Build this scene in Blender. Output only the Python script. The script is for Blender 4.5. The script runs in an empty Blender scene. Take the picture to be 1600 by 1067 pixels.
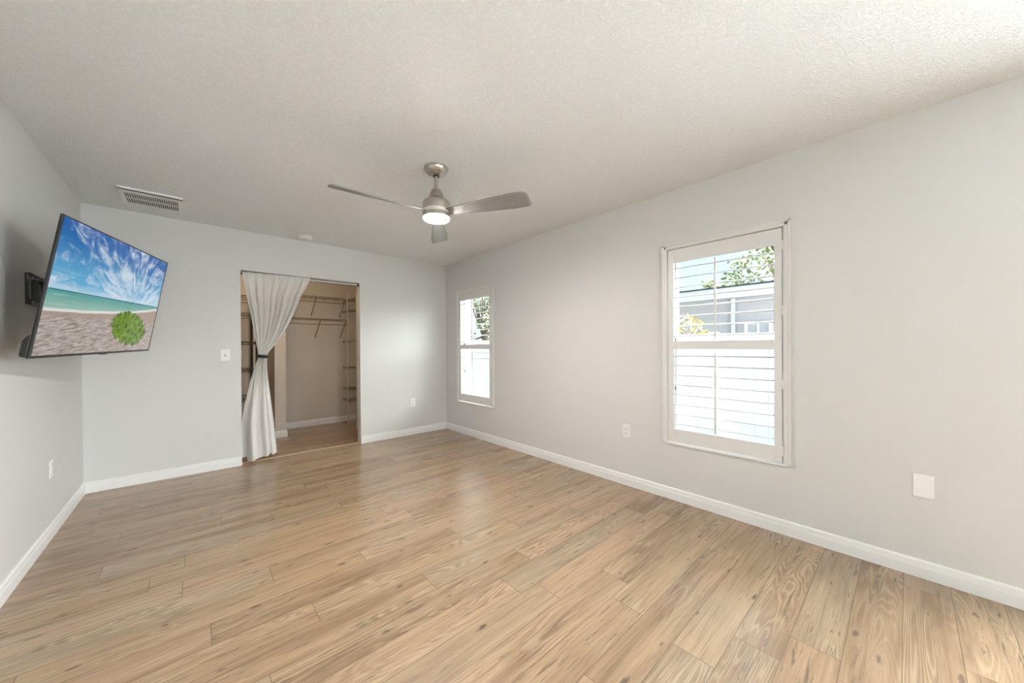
import bpy, bmesh, math, random
from mathutils import Vector, Matrix, Quaternion
random.seed(7)
S = bpy.context.scene
COL = S.collection
PI = math.pi

# ------------------------------------------------------------------ room numbers
H = 2.44                                  # ceiling
XL, XR, YB, YF = -0.6935, 2.824, 4.6215, -4.2   # left, right, back, front wall faces
WT = 0.115                                # inner wall thickness
CX0, CX1, CY = -0.62, 2.145, 6.24         # closet left, right, back wall faces
DX0, DX1, DZ = 0.370, 1.572, 2.030        # closet opening

# ------------------------------------------------------------------ camera
cd = bpy.data.cameras.new('camera')
cam = bpy.data.objects.new('camera', cd); COL.objects.link(cam)
cd.sensor_width = 36.0; cd.sensor_fit = 'HORIZONTAL'
cd.lens = 554.33 / 1600 * 36.0
cd.shift_y = 11.23 / 1600
cd.clip_start = 0.02; cd.clip_end = 500
r_ = Vector((0.7437823, -0.6684041, -0.0048887))
u_ = Vector((0.0064545, -0.0001315, 0.9999792))
f_ = Vector((0.6683908, 0.7437983, -0.0042165))
cam.matrix_world = Matrix(((r_.x, u_.x, -f_.x, 0), (r_.y, u_.y, -f_.y, 0), (r_.z, u_.z, -f_.z, 1.21207), (0, 0, 0, 1)))
S.camera = cam

# ------------------------------------------------------------------ sky, sun, exposure
W = bpy.data.worlds.new('sky'); S.world = W; W.use_nodes = True
wn = W.node_tree.nodes; wl = W.node_tree.links; wn.clear()
wo = wn.new('ShaderNodeOutputWorld'); bg = wn.new('ShaderNodeBackground')
tc = wn.new('ShaderNodeTexCoord'); sx = wn.new('ShaderNodeSeparateXYZ'); cr = wn.new('ShaderNodeValToRGB')
wl.new(tc.outputs['Generated'], sx.inputs[0]); wl.new(sx.outputs['Z'], cr.inputs[0])
cr.color_ramp.elements[0].position = 0.0; cr.color_ramp.elements[0].color = (0.66, 0.86, 1.0, 1)
cr.color_ramp.elements[1].position = 0.75; cr.color_ramp.elements[1].color = (0.36, 0.64, 1.0, 1)
# unseen bright glow added to the sky to light the room, blue elsewhere
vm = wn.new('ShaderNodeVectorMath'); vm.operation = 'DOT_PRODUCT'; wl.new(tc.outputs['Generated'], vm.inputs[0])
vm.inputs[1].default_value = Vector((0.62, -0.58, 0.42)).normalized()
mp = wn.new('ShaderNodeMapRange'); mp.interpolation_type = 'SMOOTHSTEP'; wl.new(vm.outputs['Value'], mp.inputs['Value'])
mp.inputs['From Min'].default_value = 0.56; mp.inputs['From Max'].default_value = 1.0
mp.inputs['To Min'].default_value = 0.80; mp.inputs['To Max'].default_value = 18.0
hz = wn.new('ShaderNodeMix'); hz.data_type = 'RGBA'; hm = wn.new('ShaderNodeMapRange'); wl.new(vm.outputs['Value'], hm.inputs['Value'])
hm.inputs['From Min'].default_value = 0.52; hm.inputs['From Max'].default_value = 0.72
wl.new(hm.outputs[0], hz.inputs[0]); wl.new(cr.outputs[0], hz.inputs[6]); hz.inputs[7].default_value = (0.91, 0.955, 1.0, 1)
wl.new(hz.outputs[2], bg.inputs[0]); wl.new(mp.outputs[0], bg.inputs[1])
wl.new(bg.outputs[0], wo.inputs[0])

TO_SUN = Vector((-0.012, -0.61, 0.79)).normalized()
sl = bpy.data.lights.new('sun', 'SUN'); sl.energy = 27.0; sl.angle = math.radians(0.53); sl.color = (0.90, 0.945, 1.0)
so = bpy.data.objects.new('sun', sl); COL.objects.link(so)
so.rotation_euler = TO_SUN.to_track_quat('Z', 'Y').to_euler(); so.location = (-3, -9, 12)

def portal(name, loc, rot, sx_, sy_):
    l = bpy.data.lights.new(name, 'AREA'); l.shape = 'RECTANGLE'; l.size = sx_; l.size_y = sy_
    l.cycles.is_portal = True
    o = bpy.data.objects.new(name, l); COL.objects.link(o); o.location = loc; o.rotation_euler = rot
portal('daylight_portal', (XR + 0.02, 0.9, 1.22), (0, PI / 2, 0), 1.6, 0.8)
portal('daylight_portal', (XR + 0.02, 3.89, 1.22), (0, PI / 2, 0), 1.6, 0.8)
portal('daylight_portal', (0.05, YF - 0.02, 1.06), (PI / 2, 0, 0), 1.1, 2.1)
portal('daylight_portal', (XR + 0.02, -2.1, 1.06), (0, PI / 2, 0), 2.1, 2.8)

S.view_settings.view_transform = 'Standard'; S.view_settings.look = 'None'
S.view_settings.exposure = 1.02; S.view_settings.gamma = 1.0; S.view_settings.use_curve_mapping = False

# ------------------------------------------------------------------ material helpers
def srgb(r, g, b):
    f = lambda c: (c / 255 / 12.92) if c / 255 <= 0.04045 else ((c / 255 + 0.055) / 1.055) ** 2.4
    return (f(r), f(g), f(b), 1.0)

class NT:
    """small helper around a material's node tree"""
    def __init__(s, name):
        s.m = bpy.data.materials.new(name); s.m.use_nodes = True
        s.n = s.m.node_tree.nodes; s.l = s.m.node_tree.links; s.n.clear()
        s.out = s.n.new('ShaderNodeOutputMaterial')
    def node(s, t, **kw):
        n = s.n.new(t)
        for k, v in kw.items(): setattr(n, k, v)
        return n
    def set(s, sock, v):
        if isinstance(v, bpy.types.NodeSocket): s.l.new(v, sock)
        elif v is not None: sock.default_value = v
    def math(s, op, a, b=None, c=None, clamp=False):
        n = s.node('ShaderNodeMath', operation=op, use_clamp=clamp)
        s.set(n.inputs[0], a); s.set(n.inputs[1], b); s.set(n.inputs[2], c); return n.outputs[0]
    def comb(s, x=0.0, y=0.0, z=0.0):
        n = s.node('ShaderNodeCombineXYZ'); s.set(n.inputs[0], x); s.set(n.inputs[1], y); s.set(n.inputs[2], z); return n.outputs[0]
    def coords(s, kind='Object'):
        t = s.node('ShaderNodeTexCoord'); x = s.node('ShaderNodeSeparateXYZ'); s.l.new(t.outputs[kind], x.inputs[0])
        return t.outputs[kind], x.outputs[0], x.outputs[1], x.outputs[2]
    def noise(s, v, scale, detail=3.0, rough=0.5, dist=0.0):
        n = s.node('ShaderNodeTexNoise'); s.set(n.inputs['Vector'], v); s.set(n.inputs['Scale'], scale)
        s.set(n.inputs['Detail'], detail); s.set(n.inputs['Roughness'], rough); s.set(n.inputs['Distortion'], dist); return n.outputs['Fac']
    def vor(s, v, scale, feature='F1', rand=1.0):
        n = s.node('ShaderNodeTexVoronoi', feature=feature); s.set(n.inputs['Vector'], v); s.set(n.inputs['Scale'], scale)
        s.set(n.inputs['Randomness'], rand); return n.outputs['Distance']
    def step(s, x, lo, hi, a=0.0, b=1.0):
        n = s.node('ShaderNodeMapRange', interpolation_type='SMOOTHSTEP'); s.set(n.inputs['Value'], x)
        s.set(n.inputs['From Min'], lo); s.set(n.inputs['From Max'], hi); s.set(n.inputs['To Min'], a); s.set(n.inputs['To Max'], b); return n.outputs[0]
    def mix(s, f, a, b, blend='MIX'):
        n = s.node('ShaderNodeMix', data_type='RGBA', blend_type=blend, clamp_factor=True)
        s.set(n.inputs[0], f); s.set(n.inputs[6], a); s.set(n.inputs[7], b); return n.outputs[2]
    def bump(s, h, strength, dist):
        n = s.node('ShaderNodeBump'); s.set(n.inputs['Height'], h); n.inputs['Strength'].default_value = strength
        n.inputs['Distance'].default_value = dist; return n.outputs[0]
    def bsdf(s, color, rough=0.5, metal=0.0, normal=None, spec=0.5, **kw):
        n = s.node('ShaderNodeBsdfPrincipled'); s.set(n.inputs['Base Color'], color); s.set(n.inputs['Roughness'], rough)
        s.set(n.inputs['Metallic'], metal); s.set(n.inputs['Specular IOR Level'], spec)
        if normal is not None: s.l.new(normal, n.inputs['Normal'])
        for k, v in kw.items(): s.set(n.inputs[k.replace('_', ' ')], v)
        s.l.new(n.outputs[0], s.out.inputs[0]); return n

def plain(name, col, rough=0.5, metal=0.0, var=0.04, scale=18.0, spec=0.5, bump=0.0):
    t = NT(name); v, x, y, z = t.coords()
    n = t.noise(v, scale, 3.0)
    c2 = tuple(c * (1 - var) for c in col[:3]) + (1,)
    c = t.mix(n, col, c2)
    nm = t.bump(n, bump, 0.002) if bump else None
    t.bsdf(c, rough, metal, nm, spec); return t.m

# ------------------------------------------------------------------ materials
def mat_wall(name, col):
    t = NT(name); v, x, y, z = t.coords()
    n1 = t.noise(v, 160.0, 2.0); n2 = t.noise(v, 0.9, 2.0)
    c = t.mix(n2, col, tuple(k * 0.965 for k in col[:3]) + (1,))
    t.bsdf(c, 0.55, 0, t.bump(n1, 0.10, 0.002), 0.35); return t.m
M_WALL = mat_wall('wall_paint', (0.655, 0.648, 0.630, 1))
M_CLOSET = mat_wall('closet_paint_shade_tint', (0.64, 0.585, 0.51, 1))  # room paint again, with the closet's brown shade put into the colour

def mat_ceiling():
    t = NT('textured_ceiling_paint'); v, x, y, z = t.coords()
    a = t.noise(v, 92.0, 3.0, 0.6, 0.8)
    blob = t.step(a, 0.46, 0.60)
    fine = t.noise(v, 170.0, 2.0)
    h = t.math('ADD', blob, t.math('MULTIPLY', fine, 0.35))
    c = t.mix(blob, (0.78, 0.778, 0.765, 1), (0.83, 0.828, 0.815, 1))
    t.bsdf(c, 0.34, 0, t.bump(h, 0.60, 0.0045), 0.5); return t.m
M_CEIL = mat_ceiling()
M_TRIM = plain('white_trim_paint', (0.80, 0.795, 0.78, 1), 0.33, 0, 0.02)
M_SHUT = plain('white_shutter_paint', (0.70, 0.685, 0.665, 1), 0.38, 0, 0.02)
M_PLATE = plain('white_plastic', (0.82, 0.815, 0.79, 1), 0.3, 0, 0.01)
M_SLOT = plain('dark_slot_plastic', (0.05, 0.047, 0.042, 1), 0.5)
M_BLACK = plain('black_plastic', (0.012, 0.012, 0.013, 1), 0.32, 0, 0.2)
M_BLKMETAL = plain('black_coated_steel', (0.010, 0.008, 0.007, 1), 0.4, 0.0, 0.2)
M_BEZEL = plain('dark_grey_bezel', (0.035, 0.037, 0.042, 1), 0.3, 0.2, 0.1)
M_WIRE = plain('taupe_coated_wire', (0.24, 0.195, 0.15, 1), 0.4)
M_POLE = plain('white_pole', (0.66, 0.62, 0.55, 1), 0.4)
M_CLIP = plain('brown_grey_clip', (0.10, 0.08, 0.06, 1), 0.5)
M_ALU = plain('window_frame_vinyl', (0.78, 0.76, 0.74, 1), 0.4)
M_STUCCO = plain('stucco_reveal', (0.72, 0.64, 0.56, 1), 0.85, 0, 0.1, 60.0, 0.3, 0.3)
M_TRACK = plain('grey_metal_track', (0.30, 0.29, 0.27, 1), 0.35, 0.8)
M_THRESH = plain('pale_wood_strip', (0.60, 0.45, 0.32, 1), 0.4, 0, 0.12)
M_DUCT = plain('dark_duct_interior', (0.035, 0.032, 0.028, 1), 0.8)
M_CONC = plain('bounce_slab_concrete', (0.66, 0.67, 0.68, 1), 0.85, 0, 0.10, 3.0)
M_GRASS = plain('lawn_grass', (0.09, 0.10, 0.055, 1), 0.9, 0, 0.4, 8.0)
M_FENCE = plain('white_fence_vinyl', (0.86, 0.86, 0.86, 1), 0.45, 0, 0.02)
M_HWALL = plain('grey_house_paint', (0.36, 0.335, 0.355, 1), 0.8, 0, 0.05)
M_HTRIM = plain('pale_house_trim', (0.52, 0.51, 0.52, 1), 0.6, 0, 0.03)
M_ROOF = plain('shingle_roof', (0.045, 0.043, 0.046, 1), 0.9, 0, 0.4, 30.0)
M_BARK = plain('tree_bark', (0.14, 0.10, 0.07, 1), 0.9, 0, 0.4, 20.0)

def mat_leaf(name, c1, c2, c3):
    t = NT(name); v, x, y, z = t.coords()
    n = t.noise(v, 1.7, 2.0); k = t.noise(v, 14.0, 1.0)
    c = t.mix(t.step(n, 0.35, 0.65), c1, c2); c = t.mix(t.step(k, 0.52, 0.70), c, c3)
    t.bsdf(c, 0.5, 0, None, 0.4); return t.m
M_LEAF = mat_leaf('tree_leaf', (0.12, 0.17, 0.04, 1), (0.21, 0.25, 0.075, 1), (0.34, 0.31, 0.15, 1))
M_LEAFP = mat_leaf('pale_tree_leaf', (0.14, 0.17, 0.09, 1), (0.20, 0.21, 0.12, 1), (0.26, 0.25, 0.16, 1))
M_CROTON = mat_leaf('yellow_leaf', (0.30, 0.27, 0.04, 1), (0.40, 0.33, 0.06, 1), (0.36, 0.20, 0.09, 1))

def mat_glass():
    t = NT('window_glass')
    tr = t.node('ShaderNodeBsdfTransparent'); gl = t.node('ShaderNodeBsdfGlossy'); gl.inputs['Roughness'].default_value = 0.02
    tr.inputs[0].default_value = (0.95, 0.97, 0.96, 1)
    fr = t.node('ShaderNodeFresnel'); fr.inputs[0].default_value = 1.45
    ge = t.node('ShaderNodeNewGeometry')   # only the outer face of a pane mirrors: no false total reflection on the way out
    k = t.math('MULTIPLY', fr.outputs[0], t.math('SUBTRACT', 1.0, ge.outputs['Backfacing']))
    mx = t.node('ShaderNodeMixShader'); t.l.new(k, mx.inputs[0]); t.l.new(tr.outputs[0], mx.inputs[1]); t.l.new(gl.outputs[0], mx.inputs[2])
    t.l.new(mx.outputs[0], t.out.inputs[0]); return t.m
M_GLASS = mat_glass()

def mat_nickel(name, base, rough):
    t = NT(name); v, x, y, z = t.coords()
    n = t.noise(t.comb(t.math('MULTIPLY', x, 4.0), t.math('MULTIPLY', y, 4.0), t.math('MULTIPLY', z, 260.0)), 3.0, 2.0)
    c = t.mix(n, base, tuple(k * 0.82 for k in base[:3]) + (1,))
    t.bsdf(c, rough, 1.0, t.bump(n, 0.08, 0.001)); return t.m
M_NICKEL = mat_nickel('brushed_nickel', (0.58, 0.54, 0.48, 1), 0.32)
M_BLADE = plain('silver_fan_blade', (0.28, 0.275, 0.26, 1), 0.5, 0.25, 0.03, 40.0)
M_BAND = plain('white_fan_band', (0.75, 0.72, 0.66, 1), 0.4)

def emit(name, col, strength):
    t = NT(name); e = t.node('ShaderNodeEmission'); e.inputs[0].default_value = col; e.inputs[1].default_value = strength
    t.l.new(e.outputs[0], t.out.inputs[0]); return t.m
M_LENS = emit('lit_fan_lens', (1.0, 0.96, 0.93, 1), 230.0)
M_DOME = emit('lit_closet_dome', (1.0, 0.72, 0.44, 1), 26.0)

def mat_cloth():
    t = NT('white_curtain_cloth'); v, x, y, z = t.coords()
    w = t.noise(v, 420.0, 1.0); n = t.noise(v, 9.0, 3.0)
    c = t.mix(n, (0.84, 0.825, 0.80, 1), (0.80, 0.785, 0.765, 1))
    b = t.bsdf(c, 0.8, 0, t.bump(t.math('ADD', t.math('MULTIPLY', w, 0.15), n), 0.25, 0.004), 0.2)
    tl = t.node('ShaderNodeBsdfTranslucent'); tl.inputs[0].default_value = (0.78, 0.74, 0.68, 1)
    mx = t.node('ShaderNodeMixShader'); mx.inputs[0].default_value = 0.22
    t.l.new(b.outputs[0], mx.inputs[1]); t.l.new(tl.outputs[0], mx.inputs[2]); t.l.new(mx.outputs[0], t.out.inputs[0]); return t.m
M_CLOTH = mat_cloth()

def mat_floor():
    t = NT('rustic_pine_planks'); v, x, y, z = t.coords()
    PW, PL = 0.157, 1.22
    row = t.math('FLOOR', t.math('DIVIDE', t.math('ADD', y, 10.036), PW))
    wn1 = t.node('ShaderNodeTexWhiteNoise', noise_dimensions='1D'); t.set(wn1.inputs['W'], row)
    xo = t.math('DIVIDE', t.math('ADD', t.math('ADD', x, 20.0), t.math('MULTIPLY', wn1.outputs[0], 5.0)), PL)
    colm = t.math('FLOOR', xo)
    wn2 = t.node('ShaderNodeTexWhiteNoise', noise_dimensions='3D'); t.l.new(t.comb(row, colm, 3.0), wn2.inputs['Vector'])
    sep = t.node('ShaderNodeSeparateColor'); t.l.new(wn2.outputs['Color'], sep.inputs[0])
    h1, h2, h3 = sep.outputs[0], sep.outputs[1], sep.outputs[2]
    fu = t.math('FRACT', xo); fv = t.math('FRACT', t.math('DIVIDE', t.math('ADD', y, 10.036), PW))
    dv = t.math('MULTIPLY', t.math('MINIMUM', fv, t.math('SUBTRACT', 1.0, fv)), PW)
    du = t.math('MULTIPLY', t.math('MINIMUM', fu, t.math('SUBTRACT', 1.0, fu)), PL)
    seam = t.math('SUBTRACT', 1.0, t.step(t.math('MINIMUM', du, dv), 0.0004, 0.0022))
    gx = t.math('ADD', x, t.math('MULTIPLY', h1, 37.0)); gy = t.math('ADD', y, t.math('MULTIPLY', h2, 19.0)); gz = t.math('MULTIPLY', h3, 23.0)
    def g(sx_, sy_): return t.comb(t.math('MULTIPLY', gx, sx_), t.math('MULTIPLY', gy, sy_), gz)
    broad = t.noise(g(1.1, 9.0), 1.0, 4.0, 0.55, 0.6)
    streak = t.noise(g(3.0, 70.0), 1.0, 4.0, 0.6, 0.5)
    fine = t.noise(g(9.0, 260.0), 1.0, 2.0, 0.6)
    field = t.noise(g(0.75, 7.5), 1.0, 2.0, 0.5, 0.5)
    rings = t.math('SINE', t.math('MULTIPLY', field, 170.0))
    rmask = t.step(t.noise(g(0.9, 3.2), 1.3, 2.0), 0.47, 0.62)
    dark = t.math('MULTIPLY', t.step(t.noise(g(3.2, 46.0), 1.0, 5.0, 0.72, 1.6), 0.545, 0.66), t.step(t.noise(g(1.6, 7.0), 1.0, 2.0), 0.42, 0.56))
    kn = t.node('ShaderNodeTexVoronoi', voronoi_dimensions='2D'); t.l.new(t.comb(t.math('MULTIPLY', gx, 2.9), t.math('MULTIPLY', t.math('ADD', gy, t.math('MULTIPLY', broad, 0.03)), 9.5)), kn.inputs['Vector'])
    kn.inputs['Scale'].default_value = 1.0; ks = t.node('ShaderNodeSeparateColor'); t.l.new(kn.outputs['Color'], ks.inputs[0])
    kd = t.math('ADD', kn.outputs['Distance'], t.math('MULTIPLY', t.step(ks.outputs[0], 0.40, 0.47), 0.5))
    kd = t.math('ADD', kd, t.math('MULTIPLY', ks.outputs[1], 0.06))
    kd = t.math('ADD', kd, t.math('MULTIPLY', t.math('SUBTRACT', t.noise(g(22.0, 60.0), 1.0, 3.0), 0.5), 0.30))
    knot = t.math('SUBTRACT', 1.0, t.step(kd, 0.03, 0.12))
    halo = t.math('SUBTRACT', 1.0, t.step(kd, 0.08, 0.34))
    c = t.mix(t.step(broad, 0.30, 0.70), (0.238, 0.152, 0.088, 1), (0.415, 0.281, 0.168, 1))
    c = t.mix(t.math('MULTIPLY', t.step(h3, 0.60, 0.95), 0.45), c, (0.42, 0.295, 0.172, 1))
    c = t.mix(t.math('MULTIPLY', t.step(h1, 0.60, 0.95), 0.45), c, (0.34, 0.275, 0.198, 1))
    c = t.mix(t.math('MULTIPLY', t.step(h2, 0.62, 0.95), 0.38), c, (0.44, 0.275, 0.185, 1))
    c = t.mix(t.math('MULTIPLY', t.step(streak, 0.48, 0.68), 0.52), c, (0.215, 0.135, 0.082, 1))
    c = t.mix(t.math('MULTIPLY', t.step(streak, 0.48, 0.24), 0.40), c, (0.50, 0.375, 0.252, 1))
    c = t.mix(t.math('MULTIPLY', t.step(fine, 0.50, 0.80), 0.30), c, (0.24, 0.16, 0.10, 1))
    c = t.mix(t.math('MULTIPLY', t.math('MULTIPLY', t.step(rings, 0.1, 0.9), rmask), 0.34), c, (0.215, 0.150, 0.090, 1))
    c = t.mix(t.math('MULTIPLY', t.math('MULTIPLY', t.step(rings, -0.2, -0.9), rmask), 0.30), c, (0.56, 0.44, 0.30, 1))
    c = t.mix(t.math('MULTIPLY', halo, 0.35), c, (0.36, 0.25, 0.16, 1))
    c = t.mix(t.math('MULTIPLY', dark, 0.78), c, (0.110, 0.084, 0.060, 1))
    c = t.mix(t.math('MULTIPLY', knot, 0.68), c, (0.075, 0.058, 0.042, 1))
    c = t.mix(t.math('MULTIPLY', seam, 0.75), c, (0.120, 0.080, 0.050, 1))
    rough = t.math('ADD', 0.23, t.math('MULTIPLY', broad, 0.05))
    hgt = t.math('SUBTRACT', 1.0, seam)
    t.bsdf(c, rough, 0, t.bump(hgt, 0.07, 0.0015), 0.75); return t.m
M_FLOOR = mat_floor()

def mat_screen():
    t = NT('beach_picture_screen'); v, u, w, z = t.coords('UV')
    # sky with cloud streaks fanning out of one point
    sky = t.mix(t.step(w, 0.49, 1.0), srgb(96, 180, 220), srgb(0, 94, 172))
    sky = t.mix(t.step(w, 0.56, 0.485), sky, srgb(176, 210, 232))
    ax = t.math('SUBTRACT', u, 0.70); ay = t.math('MULTIPLY', t.math('SUBTRACT', w, 0.40), 0.60)
    ang = t.math('ARCTAN2', ay, ax); rad = t.math('SQRT', t.math('ADD', t.math('MULTIPLY', ax, ax), t.math('MULTIPLY', ay, ay)))
    st = t.noise(t.comb(t.math('MULTIPLY', ang, 6.5), t.math('MULTIPLY', rad, 6.5), 1.7), 1.0, 6.0, 0.66, 1.0)
    pf = t.noise(t.comb(t.math('MULTIPLY', u, 7.0), t.math('MULTIPLY', w, 9.0), 4.0), 1.0, 6.0, 0.62, 0.6)
    cen = t.math('SUBTRACT', 1.0, t.step(t.math('ABSOLUTE', t.math('SUBTRACT', rad, 0.20)), 0.0, 0.26))
    cl = t.math('ADD', t.math('MULTIPLY', st, 0.66), t.math('ADD', t.math('MULTIPLY', pf, 0.34), t.math('MULTIPLY', cen, 0.10)))
    sky = t.mix(t.math('MULTIPLY', t.step(cl, 0.485, 0.68), 0.86), sky, srgb(226, 236, 244))
    low = t.noise(t.comb(t.math('MULTIPLY', u, 3.0), t.math('MULTIPLY', w, 26.0), 9.0), 1.0, 4.0)
    sky = t.mix(t.math('MULTIPLY', t.math('MULTIPLY', t.step(low, 0.45, 0.7), t.step(w, 0.70, 0.54)), 0.6), sky, srgb(206, 222, 238))
    # sea
    sn = t.noise(t.comb(t.math('MULTIPLY', u, 6.0), t.math('MULTIPLY', w, 70.0), 2.0), 1.0, 3.0)
    sea = t.mix(t.step(w, 0.35, 0.487), srgb(150, 190, 178), srgb(86, 164, 160))
    sea = t.mix(t.math('MULTIPLY', t.step(sn, 0.5, 0.72), 0.4), sea, srgb(190, 212, 200))
    sea = t.mix(t.step(w, 0.472, 0.486), sea, srgb(30, 118, 132))
    pic = t.mix(t.step(w, 0.487, 0.489), sea, sky)
    # shore: foam line rising to the right, then sand
    shore = t.math('ADD', 0.330, t.math('MULTIPLY', t.math('MULTIPLY', u, u), 0.118))
    shore = t.math('ADD', shore, t.math('MULTIPLY', t.math('SUBTRACT', t.noise(t.comb(t.math('MULTIPLY', u, 9.0), 0.0, 0.0), 1.0, 3.0), 0.5), 0.018))
    pic = t.mix(t.step(w, t.math('ADD', shore, 0.026), t.math('ADD', shore, 0.006)), pic, srgb(232, 232, 228))
    sd = t.noise(t.comb(t.math('MULTIPLY', t.math('ADD', u, t.math('MULTIPLY', w, 0.9)), 13.0), t.math('MULTIPLY', t.math('SUBTRACT', w, t.math('MULTIPLY', u, 0.3)), 60.0), 6.0), 1.0, 5.0, 0.65)
    sand = t.mix(t.step(sd, 0.36, 0.62), srgb(142, 128, 120), srgb(200, 190, 184))
    sand = t.mix(t.step(w, 0.25, 0.34), sand, srgb(172, 152, 138))
    pic = t.mix(t.step(w, shore, t.math('SUBTRACT', shore, 0.012)), pic, sand)
    # bush
    bx = t.math('DIVIDE', t.math('SUBTRACT', u, 0.705), 0.195); by = t.math('DIVIDE', t.math('SUBTRACT', w, t.math('SUBTRACT', 0.225, t.math('MULTIPLY', t.math('SUBTRACT', u, 0.7), 0.22))), 0.165)
    bd = t.math('SQRT', t.math('ADD', t.math('MULTIPLY', bx, bx), t.math('MULTIPLY', by, by)))
    ln = t.noise(t.comb(t.math('MULTIPLY', u, 34.0), t.math('MULTIPLY', w, 22.0), 5.0), 1.0, 4.0, 0.7)
    bd = t.math('ADD', bd, t.math('MULTIPLY', t.math('SUBTRACT', ln, 0.5), 0.75))
    bush = t.mix(t.step(ln, 0.36, 0.62), srgb(58, 84, 18), srgb(126, 170, 52))
    pic = t.mix(t.step(bd, 1.02, 0.97), pic, bush)
    e = t.node('ShaderNodeEmission'); t.l.new(pic, e.inputs[0]); e.inputs[1].default_value = 0.42
    b = t.bsdf((0.01, 0.01, 0.01, 1), 0.08, 0, None, 0.2)
    ad = t.node('ShaderNodeAddShader'); t.l.new(e.outputs[0], ad.inputs[0]); t.l.new(b.outputs[0], ad.inputs[1]); t.l.new(ad.outputs[0], t.out.inputs[0])
    return t.m
M_SCREEN = mat_screen()

# ------------------------------------------------------------------ mesh helpers
class MB:
    def __init__(s, jit=False): s.b = bmesh.new(); s.jit = jit; s.k = 0   # jit: keep overlapping box faces from being coplanar
    def box(s, x0, x1, y0, y1, z0, z1, mat=None):
        if s.jit:
            e = (s.k % 7) * 0.0001; s.k += 1
            x0, x1, y0, y1, z0, z1 = min(x0, x1) + e, max(x0, x1) - e, min(y0, y1) + e, max(y0, y1) - e, min(z0, z1) + e, max(z0, z1) - e
        m = Matrix.Translation(((x0 + x1) / 2, (y0 + y1) / 2, (z0 + z1) / 2)) @ Matrix.Diagonal((abs(x1 - x0), abs(y1 - y0), abs(z1 - z0), 1))
        bmesh.ops.create_cube(s.b, size=1.0, matrix=(mat @ m) if mat else m); return s
    def tube(s, pts, r, n=10, cap=True):
        pts = [Vector(p) for p in pts]; rr = r if isinstance(r, (list, tuple)) else [r] * len(pts)
        rings = []; prev = None
        for i, p in enumerate(pts):
            d = (pts[min(i + 1, len(pts) - 1)] - pts[max(i - 1, 0)]).normalized()
            if prev is None:
                a = Vector((0, 0, 1)) if abs(d.z) < 0.9 else Vector((1, 0, 0)); e1 = d.cross(a).normalized()
            else: e1 = (prev - d * prev.dot(d)).normalized()
            prev = e1; e2 = d.cross(e1)
            rings.append([s.b.verts.new(p + (e1 * math.cos(2 * PI * k / n) + e2 * math.sin(2 * PI * k / n)) * rr[i]) for k in range(n)])
        for a, b in zip(rings, rings[1:]):
            for k in range(n): s.b.faces.new((a[k], a[(k + 1) % n], b[(k + 1) % n], b[k]))
        if cap: s.b.faces.new(rings[0][::-1]); s.b.faces.new(rings[-1])
        return s
    def lathe(s, prof, cx=0.0, cy=0.0, n=40):
        rings = []
        for r, z in prof:
            if r < 1e-5: rings.append([s.b.verts.new((cx, cy, z))])
            else: rings.append([s.b.verts.new((cx + r * math.cos(2 * PI * k / n), cy + r * math.sin(2 * PI * k / n), z)) for k in range(n)])
        for a, b in zip(rings, rings[1:]):
            for k in range(n):
                k2 = (k + 1) % n
                if len(a) == 1 and len(b) == 1: continue
                if len(a) == 1: s.b.faces.new((a[0], b[k], b[k2]))
                elif len(b) == 1: s.b.faces.new((a[k], a[k2], b[0]))
                else: s.b.faces.new((a[k], a[k2], b[k2], b[k]))
        return s
    def prism(s, prof, a, b):
        """closed 2d profile given as 3d points, swept from offset a to offset b"""
        a = Vector(a); b = Vector(b)
        A = [s.b.verts.new(Vector(p) + a) for p in prof]; B = [s.b.verts.new(Vector(p) + b) for p in prof]
        n = len(prof)
        for k in range(n): s.b.faces.new((A[k], A[(k + 1) % n], B[(k + 1) % n], B[k]))
        s.b.faces.new(A[::-1]); s.b.faces.new(B); return s
    def build(s, name, mat, parent=None, bevel=0.0, smooth=False, seg=2, mats=None):
        bmesh.ops.recalc_face_normals(s.b, faces=s.b.faces)
        me = bpy.data.meshes.new(name); s.b.to_mesh(me); s.b.free()
        me.materials.append(mat)
        o = bpy.data.objects.new(name, me); COL.objects.link(o)
        if parent: o.parent = parent
        if bevel:
            m = o.modifiers.new('bevel', 'BEVEL'); m.width = bevel; m.segments = seg; m.limit_method = 'ANGLE'; m.angle_limit = math.radians(35)
        if smooth:
            for p in me.polygons: p.use_smooth = True
            me.set_sharp_from_angle(angle=math.radians(38))
        return o
def thing(name, label, cat, loc=(0, 0, 0), group=None, mat=None):
    o = bpy.data.objects.new(name, None); COL.objects.link(o); o.empty_display_size = 0.1
    if mat is not None: o.matrix_world = mat
    else: o.location = loc
    o['label'] = label; o['category'] = cat
    if group: o['group'] = group
    return o
def tag(o, label, cat, group=None, kind=None):
    o['label'] = label; o['category'] = cat
    if group: o['group'] = group
    if kind: o['kind'] = kind
    return o
def struct(o, label=None, cat=None):
    o['kind'] = 'structure'
    if label: o['label'] = label
    if cat: o['category'] = cat
    return o

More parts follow.
